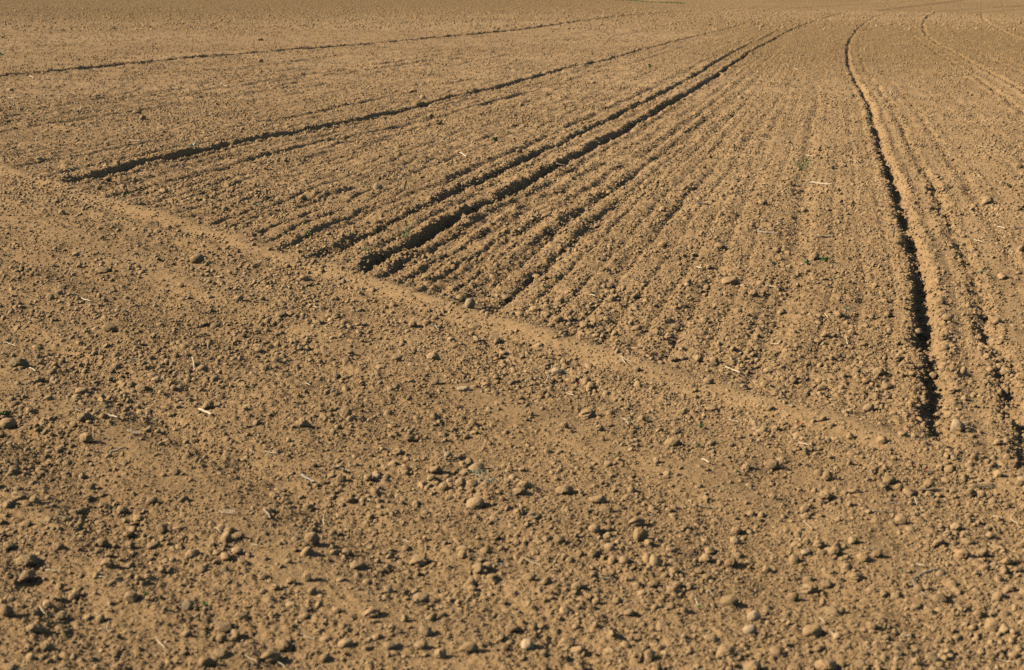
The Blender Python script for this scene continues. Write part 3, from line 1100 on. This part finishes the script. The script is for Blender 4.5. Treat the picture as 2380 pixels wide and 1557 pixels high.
# sheet x y, half length along (dx, dy), width, kind | label | ref
STRAWS = '''
4 1420 437 30 -12 9 straw||
4 600 535 36 13 9 straw|
4 2185 580 28 9 9 straw||
4 905 972 32 -14 8 straw||
4 945 945 38 9 5 straw||
4 1430 1320 42 20 17 straw|thick pale straw stub on the headland beside a knobbly clod|the thick pale stub
4 940 1465 56 12 8 fork|two pale straws lying across each other on the headland|the crossed pale straws
4 2330 1172 24 -14 14 chip||
4 2145 1125 18 14 9 chip||
4 70 845 32 14 7 straw||
4 550 1312 22 6 11 chip||
4 785 1345 36 20 10 straw||
4 965 138 20 -10 9 chip||
4 1448 855 3 24 8 grey||
4 1840 550 34 9 6 twig||
4 1345 975 6 26 9 straw||
4 2235 332 16 6 6 straw||
4 1810 265 22 5 6 straw||
4 230 1025 22 14 14 chip|whitish chip of straw in front of the dark mossy clod|
4 120 1125 60 14 5 blade||
5 1968 962 14 36 13 fork|splayed grey straw husk standing in a V on the bare strip|the splayed straw husk
5 1755 505 20 6 14 chip||
5 1418 187 16 4 12 chip||
5 668 725 12 26 9 grey||
5 1440 1080 6 -16 8 chip||
5 1985 1392 20 32 11 fork|forked pale straw with two prongs near the sunken clod|the forked pale straw
5 1335 132 34 -8 10 twig|dark stick lying on the edge of the central furrow|
5 110 1360 40 5 7 straw||
5 660 1237 32 -3 5 straw||
5 1595 1195 28 8 7 straw||
5 1450 985 30 -16 10 twig||
5 2350 935 36 -5 9 twig||
5 1600 1085 26 24 5 twig||
6 350 1028 50 22 16 straw|long thick pale straw leaning on clods at the strip's far edge|the long thick pale straw
6 645 845 30 -3 10 straw||
6 1000 93 56 7 12 straw|long pale straw lying level between the sowing lines|the long level straw
6 600 66 78 3 10 grey|long dark grey straw lying between the sowing lines|the long dark grey straw
6 100 305 36 16 10 straw||
6 610 440 38 14 9 straw|
6 2205 27 42 16 9 straw||
6 2340 38 34 -4 8 straw||
6 1466 70 3 40 13 stake|thin brown stub standing upright near the deepest furrow|the thin upright stub
6 1880 792 38 -6 9 straw||
6 1835 628 50 -20 8 twig||
6 1145 820 5 24 9 straw||
6 702 1190 4 32 9 grey|grey straw pointing straight away from the viewer at the strip's edge|the grey pointing straw
6 1000 645 12 10 7 straw||
6 355 1380 36 10 6 straw||
6 1440 765 40 -10 6 straw||
6 1545 632 24 -6 8 straw||
6 840 1540 34 9 8 straw||
6 1675 412 26 26 6 straw||
6 2060 122 30 16 7 straw||
3 960 1283 84 7 9 fork|pair of long pale straws end to end between the sowing lines|the pair of long straws
3 893 1089 34 1 8 straw||
3 582 984 34 4 7 straw||
3 657 988 30 4 8 grey||
3 1838 1322 54 -32 8 twig|long thin stick lying aslant across the second furrow|the slanting thin stick
3 808 683 44 -1 7 straw||
3 1425 1157 20 22 7 straw||
3 1465 658 -5 22 7 straw||
3 2110 1028 40 4 7 straw||
3 152 1423 54 1 10 grey||
3 265 512 26 10 6 straw||
3 1755 1207 32 16 6 twig||
3 1280 340 1 8 6 chip||
3 545 1530 44 -20 7 straw||
3 800 490 24 6 6 straw||
3 670 1490 40 2 9 straw||
1 566 765 1 12 6 chip|tiny white upright chip of straw among the rows|the tiny white chip
1 1560 590 22 9 6 straw||
1 935 980 40 10 6 straw||
1 1275 1140 22 -12 6 straw||
1 1635 1120 16 10 6 straw||
1 75 682 18 4 6 straw||
1 1225 617 26 6 5 straw||
1 2030 1327 22 6 8 chip||
1 220 535 16 5 6 chip||
2 850 1080 22 7 10 chip|whitish chip with curled end between two furrows|the whitish curled chip
2 1165 1360 16 9 15 chip|pale broad chip lying in the central furrow's shadow|the pale broad chip
2 470 1512 28 12 13 chip||
2 1590 1146 16 10 7 blade||
2 195 826 -9 18 5 blade||
2 580 870 5 18 6 straw||
2 390 705 18 3 7 chip||
2 425 1240 30 3 8 straw||
2 435 1290 11 34 15 stake|dark stub of old stalk standing beside a pale rounded stone|the dark old stub
2 1230 1205 9 6 9 chip||
2 1518 1250 2 22 6 straw||
2 960 1472 22 -5 6 straw||
2 575 756 40 3 5 straw||
2 715 975 14 -9 8 chip||
2 1015 1492 12 3 9 chip||
2 1560 668 9 -9 6 chip||
7 2150 227 46 23 17 grey|pale grey stick with square ends in front of a crumbly bank|the pale grey stick
7 1600 462 58 4 13 fork|pale straw split into strands, lying on bare smooth soil|the pale split straw
7 1862 475 22 26 19 twig|short dark brown woody stub beside pale split straw|the dark woody stub
7 815 32 56 -22 15 straw|long dusty straw lying aslant at the top of a bare patch|the long dusty straw
7 1890 45 46 4 9 straw||
7 1515 580 18 7 8 chip||
7 1780 690 26 6 8 chip||
7 295 1142 18 25 11 chip|small bright straw chip near a crumbly clod|the small bright chip
7 1200 826 74 24 6 blade|thin curved dry grass blade arching over the crumbs|the arching grass blade
7 375 872 50 -6 16 straw||
7 718 915 24 4 9 chip||
7 2260 515 1 32 6 straw||
7 1115 1370 34 34 6 straw||
7 668 1170 14 10 8 chip||
7 800 1270 -26 66 9 blade||
7 310 520 24 2 6 straw||
7 440 496 22 12 5 straw||
7 1750 1482 50 40 6 straw||
7 2345 145 30 3 8 straw||
7 1960 302 38 -9 7 straw||
7 800 958 76 -3 4 blade||
7 2150 1335 52 20 9 straw||
7 1950 1510 40 36 9 straw||
8 1040 250 46 -6 12 fork||
8 950 208 56 40 8 tuft|tangled tuft of dry greenish grass beside a pale straw|the tangled dry tuft
8 185 370 22 13 7 straw||
8 30 165 34 12 8 straw||
8 1850 920 48 3 10 straw||
8 1330 810 66 26 6 straw||
8 540 316 36 -10 6 straw||
8 460 665 22 12 7 straw||
8 178 1062 44 22 5 blade||
8 1115 820 32 -9 8 grey||
8 1800 1160 18 4 7 chip||
8 1100 505 20 -4 7 straw||
9 160 102 28 10 12 chip|bright white chip of straw on smooth soil|the bright white chip
9 1350 160 36 -20 13 twig|short brown stick lying aslant near the headland edge|the short brown stick
9 2095 288 82 2 16 fork|two parallel brown sticks lying level beside an upright wedge of soil|the two parallel sticks
9 1740 302 100 -9 15 twig|knotty brown twig lying level beside a curved row of clods|the knotty brown twig
9 1400 457 78 8 14 twig|tan woody twig half hidden among knobbly clods|the tan woody twig
9 1735 950 -46 84 13 grey|thick grey stalk bent like a hook with a pale tip|the hooked grey stalk
9 225 1040 26 44 9 blade||
9 790 905 88 6 7 twig|thin dark twig lying flat between oval clods|the thin dark twig
9 1655 828 28 9 8 straw||
9 872 552 34 16 7 straw||
9 100 1082 8 30 8 straw||
9 20 410 22 32 8 blade||
9 965 386 20 16 6 straw||
9 1160 97 50 3 6 twig||
9 180 425 70 3 9 twig|dark stick in the shadow of a crumbling hollow|the dark hollow stick
9 2195 495 34 3 8 chip||
9 2310 525 28 16 8 straw||
9 1560 1320 36 12 9 straw||
9 1040 1300 14 18 10 chip||
9 2250 1500 70 5 8 straw||
9 1625 380 8 26 6 straw||
9 1470 395 48 26 7 twig||
9 1310 175 6 18 6 straw||
9 1310 715 40 2 5 straw||
9 970 1210 22 10 7 chip||
'''

# sheet x y, width, kind | label
GREENS = '''
4 1745 1160 26 sprout|tiny two-leaved green sprout alone on the open headland
4 15 1340 70 weed|green weed with small lobed leaves behind a smooth clod at the edge
4 2150 75 40 weed|pale green weed at the edge of the bare strip beside a row
4 1690 30 40 weed|dark green sprout in the shadow above the bare strip
4 1095 1390 20 sprout|faint green sprig on smooth soil near the thick pale straw stub
5 440 118 80 tuft|dark green grass tuft on the shaded wall of the central furrow
5 170 200 50 weed|small green weed between two furrow ends by the bare strip
5 740 1445 26 sprout|tiny olive sprout near the dark shaded twig
5 340 1400 28 sprout|tiny olive sprout on a crumbly rise in front of the rough round clod
6 870 280 56 pale|pale blue-green leaves lying in front of the square clod
6 1000 262 70 weed|dark green leaves in the shadow of the square clod
6 1052 381 90 lime|yellow-green wilted leaf lying on bare soil near the deepest furrow
6 2085 352 40 pale|pale green leaf on the packed strip beside the second furrow
6 1145 600 34 pale|small blue-green leaf above two rounded clods near the deepest furrow
6 125 1421 50 weed|short green leaf lying on crumbs in front of the bare strip
6 110 1550 44 weed|dark green leaf in a small shaded hollow on the headland
3 828 1190 100 tuft|largest tuft of fine green grass between the sowing lines
3 2272 1300 40 weed|small dark green weed among clods beyond the second furrow
3 1190 672 34 weed|tiny green weed beside the deepest furrow, far up the field
3 1292 810 30 pale|tiny pale sprout on the very edge of the deepest furrow
3 1260 1030 34 lime|faint yellow-green sprig near the deepest furrow
3 1015 1032 34 weed|small green weed between level straws in the sowing lines
1 1345 1022 46 pale|bright pale green weed on the upper rim of the long furrow
1 717 1112 34 weed|small bright green weed above the start of the long furrow
1 235 797 30 weed|small green weed in faint rows above the dark ragged clod
1 900 1356 36 weed|small green weed on the bare strip below the long furrow
1 2150 870 36 pale|pale weed on the long furrow's rim, farther up the field
1 1790 1436 40 pale|pale weed among knobbly clods of the drilled rows
1 18 266 34 weed|tiny green tuft in the far field above the thin long furrow
1 12 386 44 weed|dark green tuft at the field's edge above the thin long furrow
2 1665 920 36 pale|pale weed on the narrow furrow next to the central one
2 1075 982 50 weed|olive weed patch on a broken row between two furrows
2 2150 466 44 weed|dark weed among crumbs far up between two furrows
2 310 834 34 weed|tiny green weed just below the long furrow's shadow
2 2330 590 40 weed|green weed on the rim of the narrow furrow far up the field
7 1432 1097 46 weed|green leaf poking out from the side of a blocky clod
7 1020 1027 36 weed|dull green sprig behind the pale wedge-shaped clod
9 1530 872 32 sprout|tiny green sprout among crumbs near the hooked grey stalk
9 120 1115 36 weed|dull green sprig near a pale straw and the big rounded dark clod
9 288 310 24 sprout|faint green speck of a seedling on open crumbs
'''


def rows(text):
    for line in text.strip().splitlines():
        a = line.split('|')
        yield a[0].split(), (a[1].strip() if len(a) > 1 else ''), (a[2].strip() if len(a) > 2 else '')


for text in (CLODS, STRAWS):
    for f, label, ref in rows(text):
        if ref:
            LANDMARKS.append((*seen(int(f[0]), float(f[1]), float(f[2])), ref))
        if label:
            USED.add(label)


def tag(o, label, category, group=None):
    o['label'] = label
    o['category'] = category
    if group:
        o['group'] = group
    return o


def put_clods():
    rnd = random.Random(5)
    for f, label, ref in rows(CLODS):
        sheet, cx, cy, w, h = int(f[0]), *map(float, f[1:5])
        style = f[5]
        extra = f[6] if len(f) > 6 else ''
        px, py = seen(sheet, cx, cy + h * .30)
        x, y, z = stand(px, py)
        m = metres_per_px(y)
        rx, rz = w * m / 2 * 1.04, h * m / 2 * 1.1
        ry = rx * rnd.uniform(.8, 1.05)
        src = rnd.choice(SHAPES[style])
        if extra:
            src = src.copy()
            src.materials[0] = M_STONE if extra == 'stone' else M_MOSS
        kind = 'stone' if extra == 'stone' else 'soil_clod'
        o = bpy.data.objects.new(kind, src)
        COL.objects.link(o)
        o.scale = (rx, ry, rz)
        o.location = (x, y + .2 * ry, z + rz * .56)
        o.rotation_euler = (rnd.uniform(-.14, .14), rnd.uniform(-.14, .14), rnd.choice((0, math.pi)) + rnd.uniform(-.5, .5))
        if not label:
            big = 2 * rx
            size = 'crumb-like' if big < .018 else 'small' if big < .028 else 'walnut-sized' if big < .042 else 'egg-sized' if big < .06 else 'fist-sized'
            label = make_label(f'{size} {STYLE_WORD[style]} ' + ('pale stone' if extra == 'stone' else 'clod'), seen(sheet, cx, cy)[0], seen(sheet, cx, cy)[1])
        tag(o, label, 'stone' if extra == 'stone' else 'clod',
            'pale stones on the field' if extra == 'stone' else 'large clods of soil lying on the field')


# ------------------------------------------------------------------ straw, sticks
def strip_mesh(name, path, widths, thick, roll, material, arc=1.0, ragged=0.0, rnd=random):
    """a dry stalk: a half round, hollow-backed strip with thickness along path"""
    n = len(path)
    prof = 7
    verts = []
    path = [np.array(p, float) for p in path]
    for i, p in enumerate(path):
        t = path[min(i + 1, n - 1)] - path[max(i - 1, 0)]
        t /= np.linalg.norm(t) + 1e-9
        up = np.array([0, 0, 1.0])
        if abs(t @ up) > .95:
            up = np.array([0, 1.0, 0])
        s = np.cross(t, up); s /= np.linalg.norm(s)
        u = np.cross(s, t)
        c, sn = math.cos(roll), math.sin(roll)
        s, u = s * c + u * sn, u * c - s * sn
        w = widths[i]
        for layer in (0, 1):
            r = w / 2 - layer * thick
            for k in range(prof):
                a = math.pi * (.5 + (k / (prof - 1) - .5) * arc)
                q = p + s * math.cos(a) * r + u * (math.sin(a) * r - w * .1)
                if ragged and i in (0, n - 1):
                    q = q + t * (rnd.uniform(-1, 1) * ragged)
                verts.append(q)
    m = prof * 2
    ring = list(range(prof)) + list(range(2 * prof - 1, prof - 1, -1))
    faces = []
    for i in range(n - 1):
        for k in range(m):
            a, b = ring[k], ring[(k + 1) % m]
            faces.append((i * m + a, i * m + b, (i + 1) * m + b, (i + 1) * m + a))
    for i in (0, n - 1):
        for k in range(prof - 1):
            q = (i * m + k, i * m + k + 1, i * m + prof + k + 1, i * m + prof + k)
            faces.append(q if i else q[::-1])
    me = fill_mesh(name, np.array(verts), np.array(faces))
    me.materials.append(material)
    return me


def tube_mesh(name, path, radii, material, sides=8):
    n = len(path)
    verts, faces = [], []
    path = [np.array(p, float) for p in path]
    for i, p in enumerate(path):
        t = path[min(i + 1, n - 1)] - path[max(i - 1, 0)]
        t /= np.linalg.norm(t) + 1e-9
        up = np.array([0, 0, 1.0]) if abs(t[2]) < .9 else np.array([0, 1.0, 0])
        s = np.cross(t, up); s /= np.linalg.norm(s)
        u = np.cross(s, t)
        for k in range(sides):
            a = 2 * math.pi * k / sides
            verts.append(p + (s * math.cos(a) + u * math.sin(a)) * radii[i])
    for i in range(n - 1):
        for k in range(sides):
            k2 = (k + 1) % sides
            faces.append((i * sides + k, i * sides + k2, (i + 1) * sides + k2, (i + 1) * sides + k))
    verts += [path[0], path[-1]]
    for k in range(sides):
        k2 = (k + 1) % sides
        faces.append((len(verts) - 2, k2, k, k))
        faces.append((len(verts) - 1, (n - 1) * sides + k, (n - 1) * sides + k2, (n - 1) * sides + k2))
    me = bpy.data.meshes.new(name)
    me.from_pydata([tuple(v) for v in verts], [], [tuple(dict.fromkeys(f)) for f in faces])
    me.polygons.foreach_set('use_smooth', np.full(len(me.polygons), True))
    me.materials.append(material)
    return me


def put_straws():
    rnd = random.Random(9)
    names = dict(straw='straw', chip='straw_chip', fork='split_straw', grey='dry_stalk', twig='twig', stake='stalk_stub', blade='dry_grass_stem',
                 tuft='grass_tuft')
    says = dict(straw=('pale dry straw', 'straw'), chip=('short pale straw chip', 'straw chip'), fork=('pale split straw', 'straw'),
                grey=('grey dry stalk', 'stalk'), twig=('brown twig', 'twig'), blade=('thin dry grass blade', 'grass blade'))
    cat = dict(straw='straw', chip='straw chip', fork='split straw', grey='dry stalk', twig='twig', stake='stub', blade='grass blade', tuft='grass tuft')
    mats = dict(straw=M_STRAW, chip=M_STRAW, fork=M_STRAW, grey=M_GREY, twig=M_TWIG, stake=M_TWIG, blade=M_STRAW, tuft=M_STRAW)
    for f, label, ref in rows(STRAWS):
        sheet, cx, cy, dx, dy, w = int(f[0]), *map(float, f[1:6])
        kind = f[6]
        px, py = seen(sheet, cx, cy)
        x, y, z = stand(px, py, .006)
        m = metres_per_px(y)
        W = max(w * m * 1.05, .003)
        if kind == 'stake':
            L = 2 * abs(dy) * m
            x, y, z = stand(*seen(sheet, cx, cy + abs(dy) * .9))
            lean = 2 * dx * m
            path = [(0, 0, -.02), (lean * .3, .002, L * .4), (lean * .7, .003, L * .8), (lean, .004, L)]
            o = bpy.data.objects.new('stalk_stub', tube_mesh('stalk_stub', path, [W * .55, W * .5, W * .46, W * .4], M_TWIG))
            COL.objects.link(o)
            o.location = (x, y, z)
            tag(o, label, 'stub', None)
            continue
        a = np.array(stand(*seen(sheet, cx - dx, cy - dy), .006))
        b = np.array(stand(*seen(sheet, cx + dx, cy + dy), .006))
        c = np.array([x, y, z + .006])
        d = (b - a)
        d[2] *= .3
        L = np.linalg.norm(d)
        ang = math.atan2(d[1], d[0])
        tilt = math.asin(max(-.5, min(.5, d[2] / max(L, 1e-6)))) + rnd.uniform(-.06, .10)

        def line(length, bend, off=0.0, n=9, wig=0.0, yaw=0.0):
            out = []
            for i in range(n):
                s = i / (n - 1) - .5
                xx = s * length
                yy = bend * (4 * s * s - 1) * length * .25 + off + wig * length * math.sin(i * 1.9 + off * 90)
                out.append((xx * math.cos(yaw) - yy * math.sin(yaw), xx * math.sin(yaw) + yy * math.cos(yaw), .0015 * math.sin(i * 1.3)))
            return out
        root = None
        if kind in ('straw', 'chip'):
            p = line(L, rnd.uniform(-.16, .16), n=9 if kind == 'straw' else 5, wig=.006)
            me = strip_mesh(names[kind], p, [W * (.9 + .2 * rnd.random()) for _ in p], W * .12, rnd.uniform(-.5, .5), mats[kind],
                            rnd.uniform(.7, 1.3), W * .5, rnd)
        elif kind in ('grey', 'twig'):
            bend = .9 if 'hook' in label else rnd.uniform(-.2, .2)
            p = line(L, bend, n=12, wig=.012 if kind == 'twig' else .004)
            rad = [W * .5 * (1.05 - .5 * i / 11) * (1 + (.25 if i % 4 == 1 and kind == 'twig' else 0)) for i in range(12)]
            me = tube_mesh(names[kind], p, rad, mats[kind])
        elif kind == 'blade':
            p = line(L, .7 * rnd.choice((-1, 1)), n=14)
            p = [(q[0], q[1], q[2] + .012 * math.sin(math.pi * i / 13)) for i, q in enumerate(p)]
            me = strip_mesh('grass_blade', p, [W * max(.25, math.sin(math.pi * (i + .7) / 14)) for i in range(14)], W * .1, 0, mats[kind], .5)
        else:
            me = None
        if me is not None:
            root = bpy.data.objects.new(names[kind], me)
            COL.objects.link(root)
        else:
            root = bpy.data.objects.new(names[kind], None)
            root.empty_display_size = .02
            COL.objects.link(root)
            k = 3 if kind == 'fork' else 12
            for i in range(k):
                if kind == 'fork':
                    wide = .55 if ('V' in label or 'fork' in label) else .04
                    yaw = (i - 1) * wide * .5 if wide > .1 else rnd.uniform(-.05, .05)
                    length = L * rnd.uniform(.75, 1)
                    p = line(length, rnd.uniform(-.12, .12), (i - 1) * W * .75, n=8, yaw=yaw)
                    p = [(q[0], q[1], q[2] + .003 * i) for q in p]
                    ch = strip_mesh('strand', p, [W * .62] * 8, W * .1, rnd.uniform(-.6, .6), M_TWIG if 'brown' in label else M_STRAW, .9, W * .4, rnd)
                else:
                    p = line(L * rnd.uniform(.5, 1), rnd.uniform(-1.2, 1.2), rnd.uniform(-1, 1) * L * .12, n=12, yaw=rnd.uniform(-.6, .6))
                    p = [(q[0], q[1], q[2] + .014 * math.sin(math.pi * j / 11) * rnd.random()) for j, q in enumerate(p)]
                    ch = strip_mesh('blade', p, [max(.0016, W * .4)] * 12, .0003, 0, M_STRAW if i % 3 else M_PALE_LEAF, .5)
                co_ = bpy.data.objects.new('strand' if kind == 'fork' else 'blade', ch)
                co_.parent = root
                COL.objects.link(co_)
        root.location = c + np.array([0, 0, .002 + W * .2])
        root.rotation_euler = (0, -tilt if kind != 'tuft' else 0, ang)
        if not label:
            label = make_label(says[kind][0], px, py)
        grp = {'straw': 'pale straws strewn on the field', 'chip': 'short straw chips strewn on the field', 'twig': 'brown twigs on the field',
               'grey': 'grey stalks on the field', 'fork': 'split straws on the field', 'blade': 'dry grass blades on the field'}.get(kind)
        tag(root, label, cat[kind], grp)


# ------------------------------------------------------------------ green sprouts
def leaf_mesh(L, W, lift, droop, material):
    n = 7
    top = []
    for i in range(n):
        s = i / (n - 1)
        w = W * (math.sin(math.pi * min(1, .12 + .88 * s)) ** .8 + .06) * .5
        zc = lift * L * math.sin(s * 1.7) - droop * L * s * s
        xx = L * s * (1 - .12 * s)
        top.append([(xx, -w, zc + w * .35), (xx, 0, zc), (xx, w, zc + w * .35)])
    v = [q for r in top for q in r]
    t = max(.0004, W * .03)
    v += [(a, b, c - t) for a, b, c in v]
    N = n * 3
    f = []
    for i in range(n - 1):
        for k in range(2):
            a = i * 3 + k
            f.append((a, a + 3, a + 4, a + 1))
            f.append((N + a, N + a + 1, N + a + 4, N + a + 3))
        f.append((i * 3, N + i * 3, N + i * 3 + 3, i * 3 + 3))
        f.append((i * 3 + 2, i * 3 + 5, N + i * 3 + 5, N + i * 3 + 2))
    f.append((0, 1, N + 1, N)); f.append((1, 2, N + 2, N + 1))
    e = (n - 1) * 3
    f.append((e + 1, e, N + e, N + e + 1)); f.append((e + 2, e + 1, N + e + 1, N + e + 2))
    me = fill_mesh('leaf', np.array(v), np.array(f))
    me.materials.append(material)
    return me


def put_greens():
    rnd = random.Random(3)
    for f, label, _ in rows(GREENS):
        sheet, cx, cy, w = int(f[0]), *map(float, f[1:4])
        kind = f[4]
        x, y, z = stand(*seen(sheet, cx, cy), .008)
        m = metres_per_px(y)
        size = max(w * m * 1.5, .016)
        name = 'grass_tuft' if kind == 'tuft' else 'fallen_leaf' if kind == 'lime' else 'weed_plant'
        root = bpy.data.objects.new(name, None)
        root.empty_display_size = .02
        COL.objects.link(root)
        root.location = (x, y, z + .006)
        root.rotation_euler = (0, 0, rnd.uniform(0, 6.28))
        if kind == 'tuft':
            spec = [(size * rnd.uniform(.45, .75), .0035, rnd.uniform(.5, 1.5), rnd.uniform(0, .5), M_LEAF) for _ in range(26)]
        elif kind == 'lime':
            spec = [(size * .6, size * .16, .12, .06, M_LIME), (size * .5, size * .12, .2, .1, M_LIME), (size * .3, size * .1, .3, .1, M_LEAF)]
            root.rotation_euler = (0, 0, .2)
        elif kind == 'sprout':
            spec = [(size * .6, size * .26, .8, .2, M_LEAF), (size * .55, size * .24, .9, .2, M_LEAF), (size * .4, size * .2, 1.2, .1, M_PALE_LEAF)]
        else:
            mt = M_PALE_LEAF if kind == 'pale' else M_LEAF
            spec = [(size * rnd.uniform(.38, .6), size * rnd.uniform(.16, .24), rnd.uniform(.25, .9), rnd.uniform(0, .3), mt) for _ in range(7)]
        for i, s in enumerate(spec):
            o = bpy.data.objects.new('blade' if kind == 'tuft' else 'leaf', leaf_mesh(*s))
            o.parent = root
            ang = i * 2.4 + rnd.uniform(-.4, .4) if kind != 'lime' else (0, 3.0, 1.2)[i]
            o.rotation_euler = (0, 0, ang)
            if kind == 'tuft':
                q = rnd.uniform(0, .3) * size
                o.location = (math.cos(ang * 1.7) * q, math.sin(ang * 1.7) * q, 0)
            COL.objects.link(o)
        if kind != 'lime':
            st = bpy.data.objects.new('stem', tube_mesh('stem', [(0, 0, -.012), (.001, 0, size * .12), (.002, .001, size * .3)],
                                                        [size * .035, size * .03, size * .015], M_LEAF if kind != 'pale' else M_PALE_LEAF, 6))
            st.parent = root
            COL.objects.link(st)
        tag(root, label, 'grass tuft' if kind == 'tuft' else 'leaf' if kind == 'lime' else 'weed', 'green weeds dotted over the field')


def put_seeds():
    rnd = random.Random(2)
    v, f = ico(2)
    me = fill_mesh('seed', v, f)
    me.materials.append(M_SEED)
    for sheet, cx, cy in RED:
        x, y, z = stand(*seen(sheet, cx, cy), .003)
        o = bpy.data.objects.new('red_seed', me)
        COL.objects.link(o)
        o.location = (x, y, z + .003)
        o.scale = (.0052, .0034, .0032)
        o.rotation_euler = (0, 0, rnd.uniform(0, 6))
        tag(o, 'tiny red-coated seed lying on the bare reddish strip of soil', 'seed', 'red seeds spilt on the soil')


def put_verge():
    """the grass just visible over the brow of the field"""
    rnd = np.random.default_rng(4)
    n = 9000
    px = rnd.uniform(1425, 1592, n)
    t = (px - 1190) / (FOCAL * CP + 778 * SP)
    zc = np.interp(t, [.04, .059, .091, .131], [290, 230, 176, 141])
    d = zc + rnd.uniform(8, 16, n) + 6 * (t - .06) / .05
    x, y = d * np.sin(np.arctan(t)), d * np.cos(np.arctan(t))
    z = surface(x, y)[0]
    h = rnd.uniform(.12, .24, n)
    a = rnd.uniform(0, 6.28, n)
    wx, wy = np.cos(a) * .03, np.sin(a) * .03
    lx, ly = rnd.normal(0, .1, n), rnd.normal(0, .1, n)
    v = np.stack([np.stack([x - wx, y - wy, z], 1), np.stack([x + wx, y + wy, z], 1), np.stack([x + lx + wx * .2, y + ly + wy * .2, z + h], 1),
                  np.stack([x + lx - wx * .2, y + ly - wy * .2, z + h], 1)], 1).reshape(-1, 3)
    me = fill_mesh('grass_verge', v, np.arange(4 * n).reshape(-1, 4), False)
    me.materials.append(M_LEAF)
    o = bpy.data.objects.new('grass_verge', me)
    o['kind'] = 'stuff'
    o['label'] = 'strip of green grass showing over the brow of the field'
    o['category'] = 'grass'
    COL.objects.link(o)


RED = [(6, 795, 1400), (6, 832, 1392), (6, 812, 1440), (9, 1622, 125), (9, 1698, 166), (9, 1790, 205), (9, 1212, 18), (5, 1640, 1110)]
ask = []
for f, _, _ in rows(CLODS):
    ask.append((*seen(int(f[0]), float(f[1]), float(f[2]) + float(f[4]) * .30), 0.0))
for f, _, _ in rows(STRAWS):
    n_, a_, b_, c_, d_ = int(f[0]), *map(float, f[1:5])
    ask += [(*seen(n_, a_, b_), .006), (*seen(n_, a_ - c_, b_ - d_), .006), (*seen(n_, a_ + c_, b_ + d_), .006), (*seen(n_, a_, b_ + abs(d_) * .9), 0.0)]
for f, _, _ in rows(GREENS):
    ask.append((*seen(int(f[0]), float(f[1]), float(f[2])), .008))
for n_, a_, b_ in RED:
    ask.append((*seen(n_, a_, b_), .003))
solve_places(ask)
put_clods()
put_straws()
put_greens()
put_seeds()
put_verge()
print('labels', len(USED))
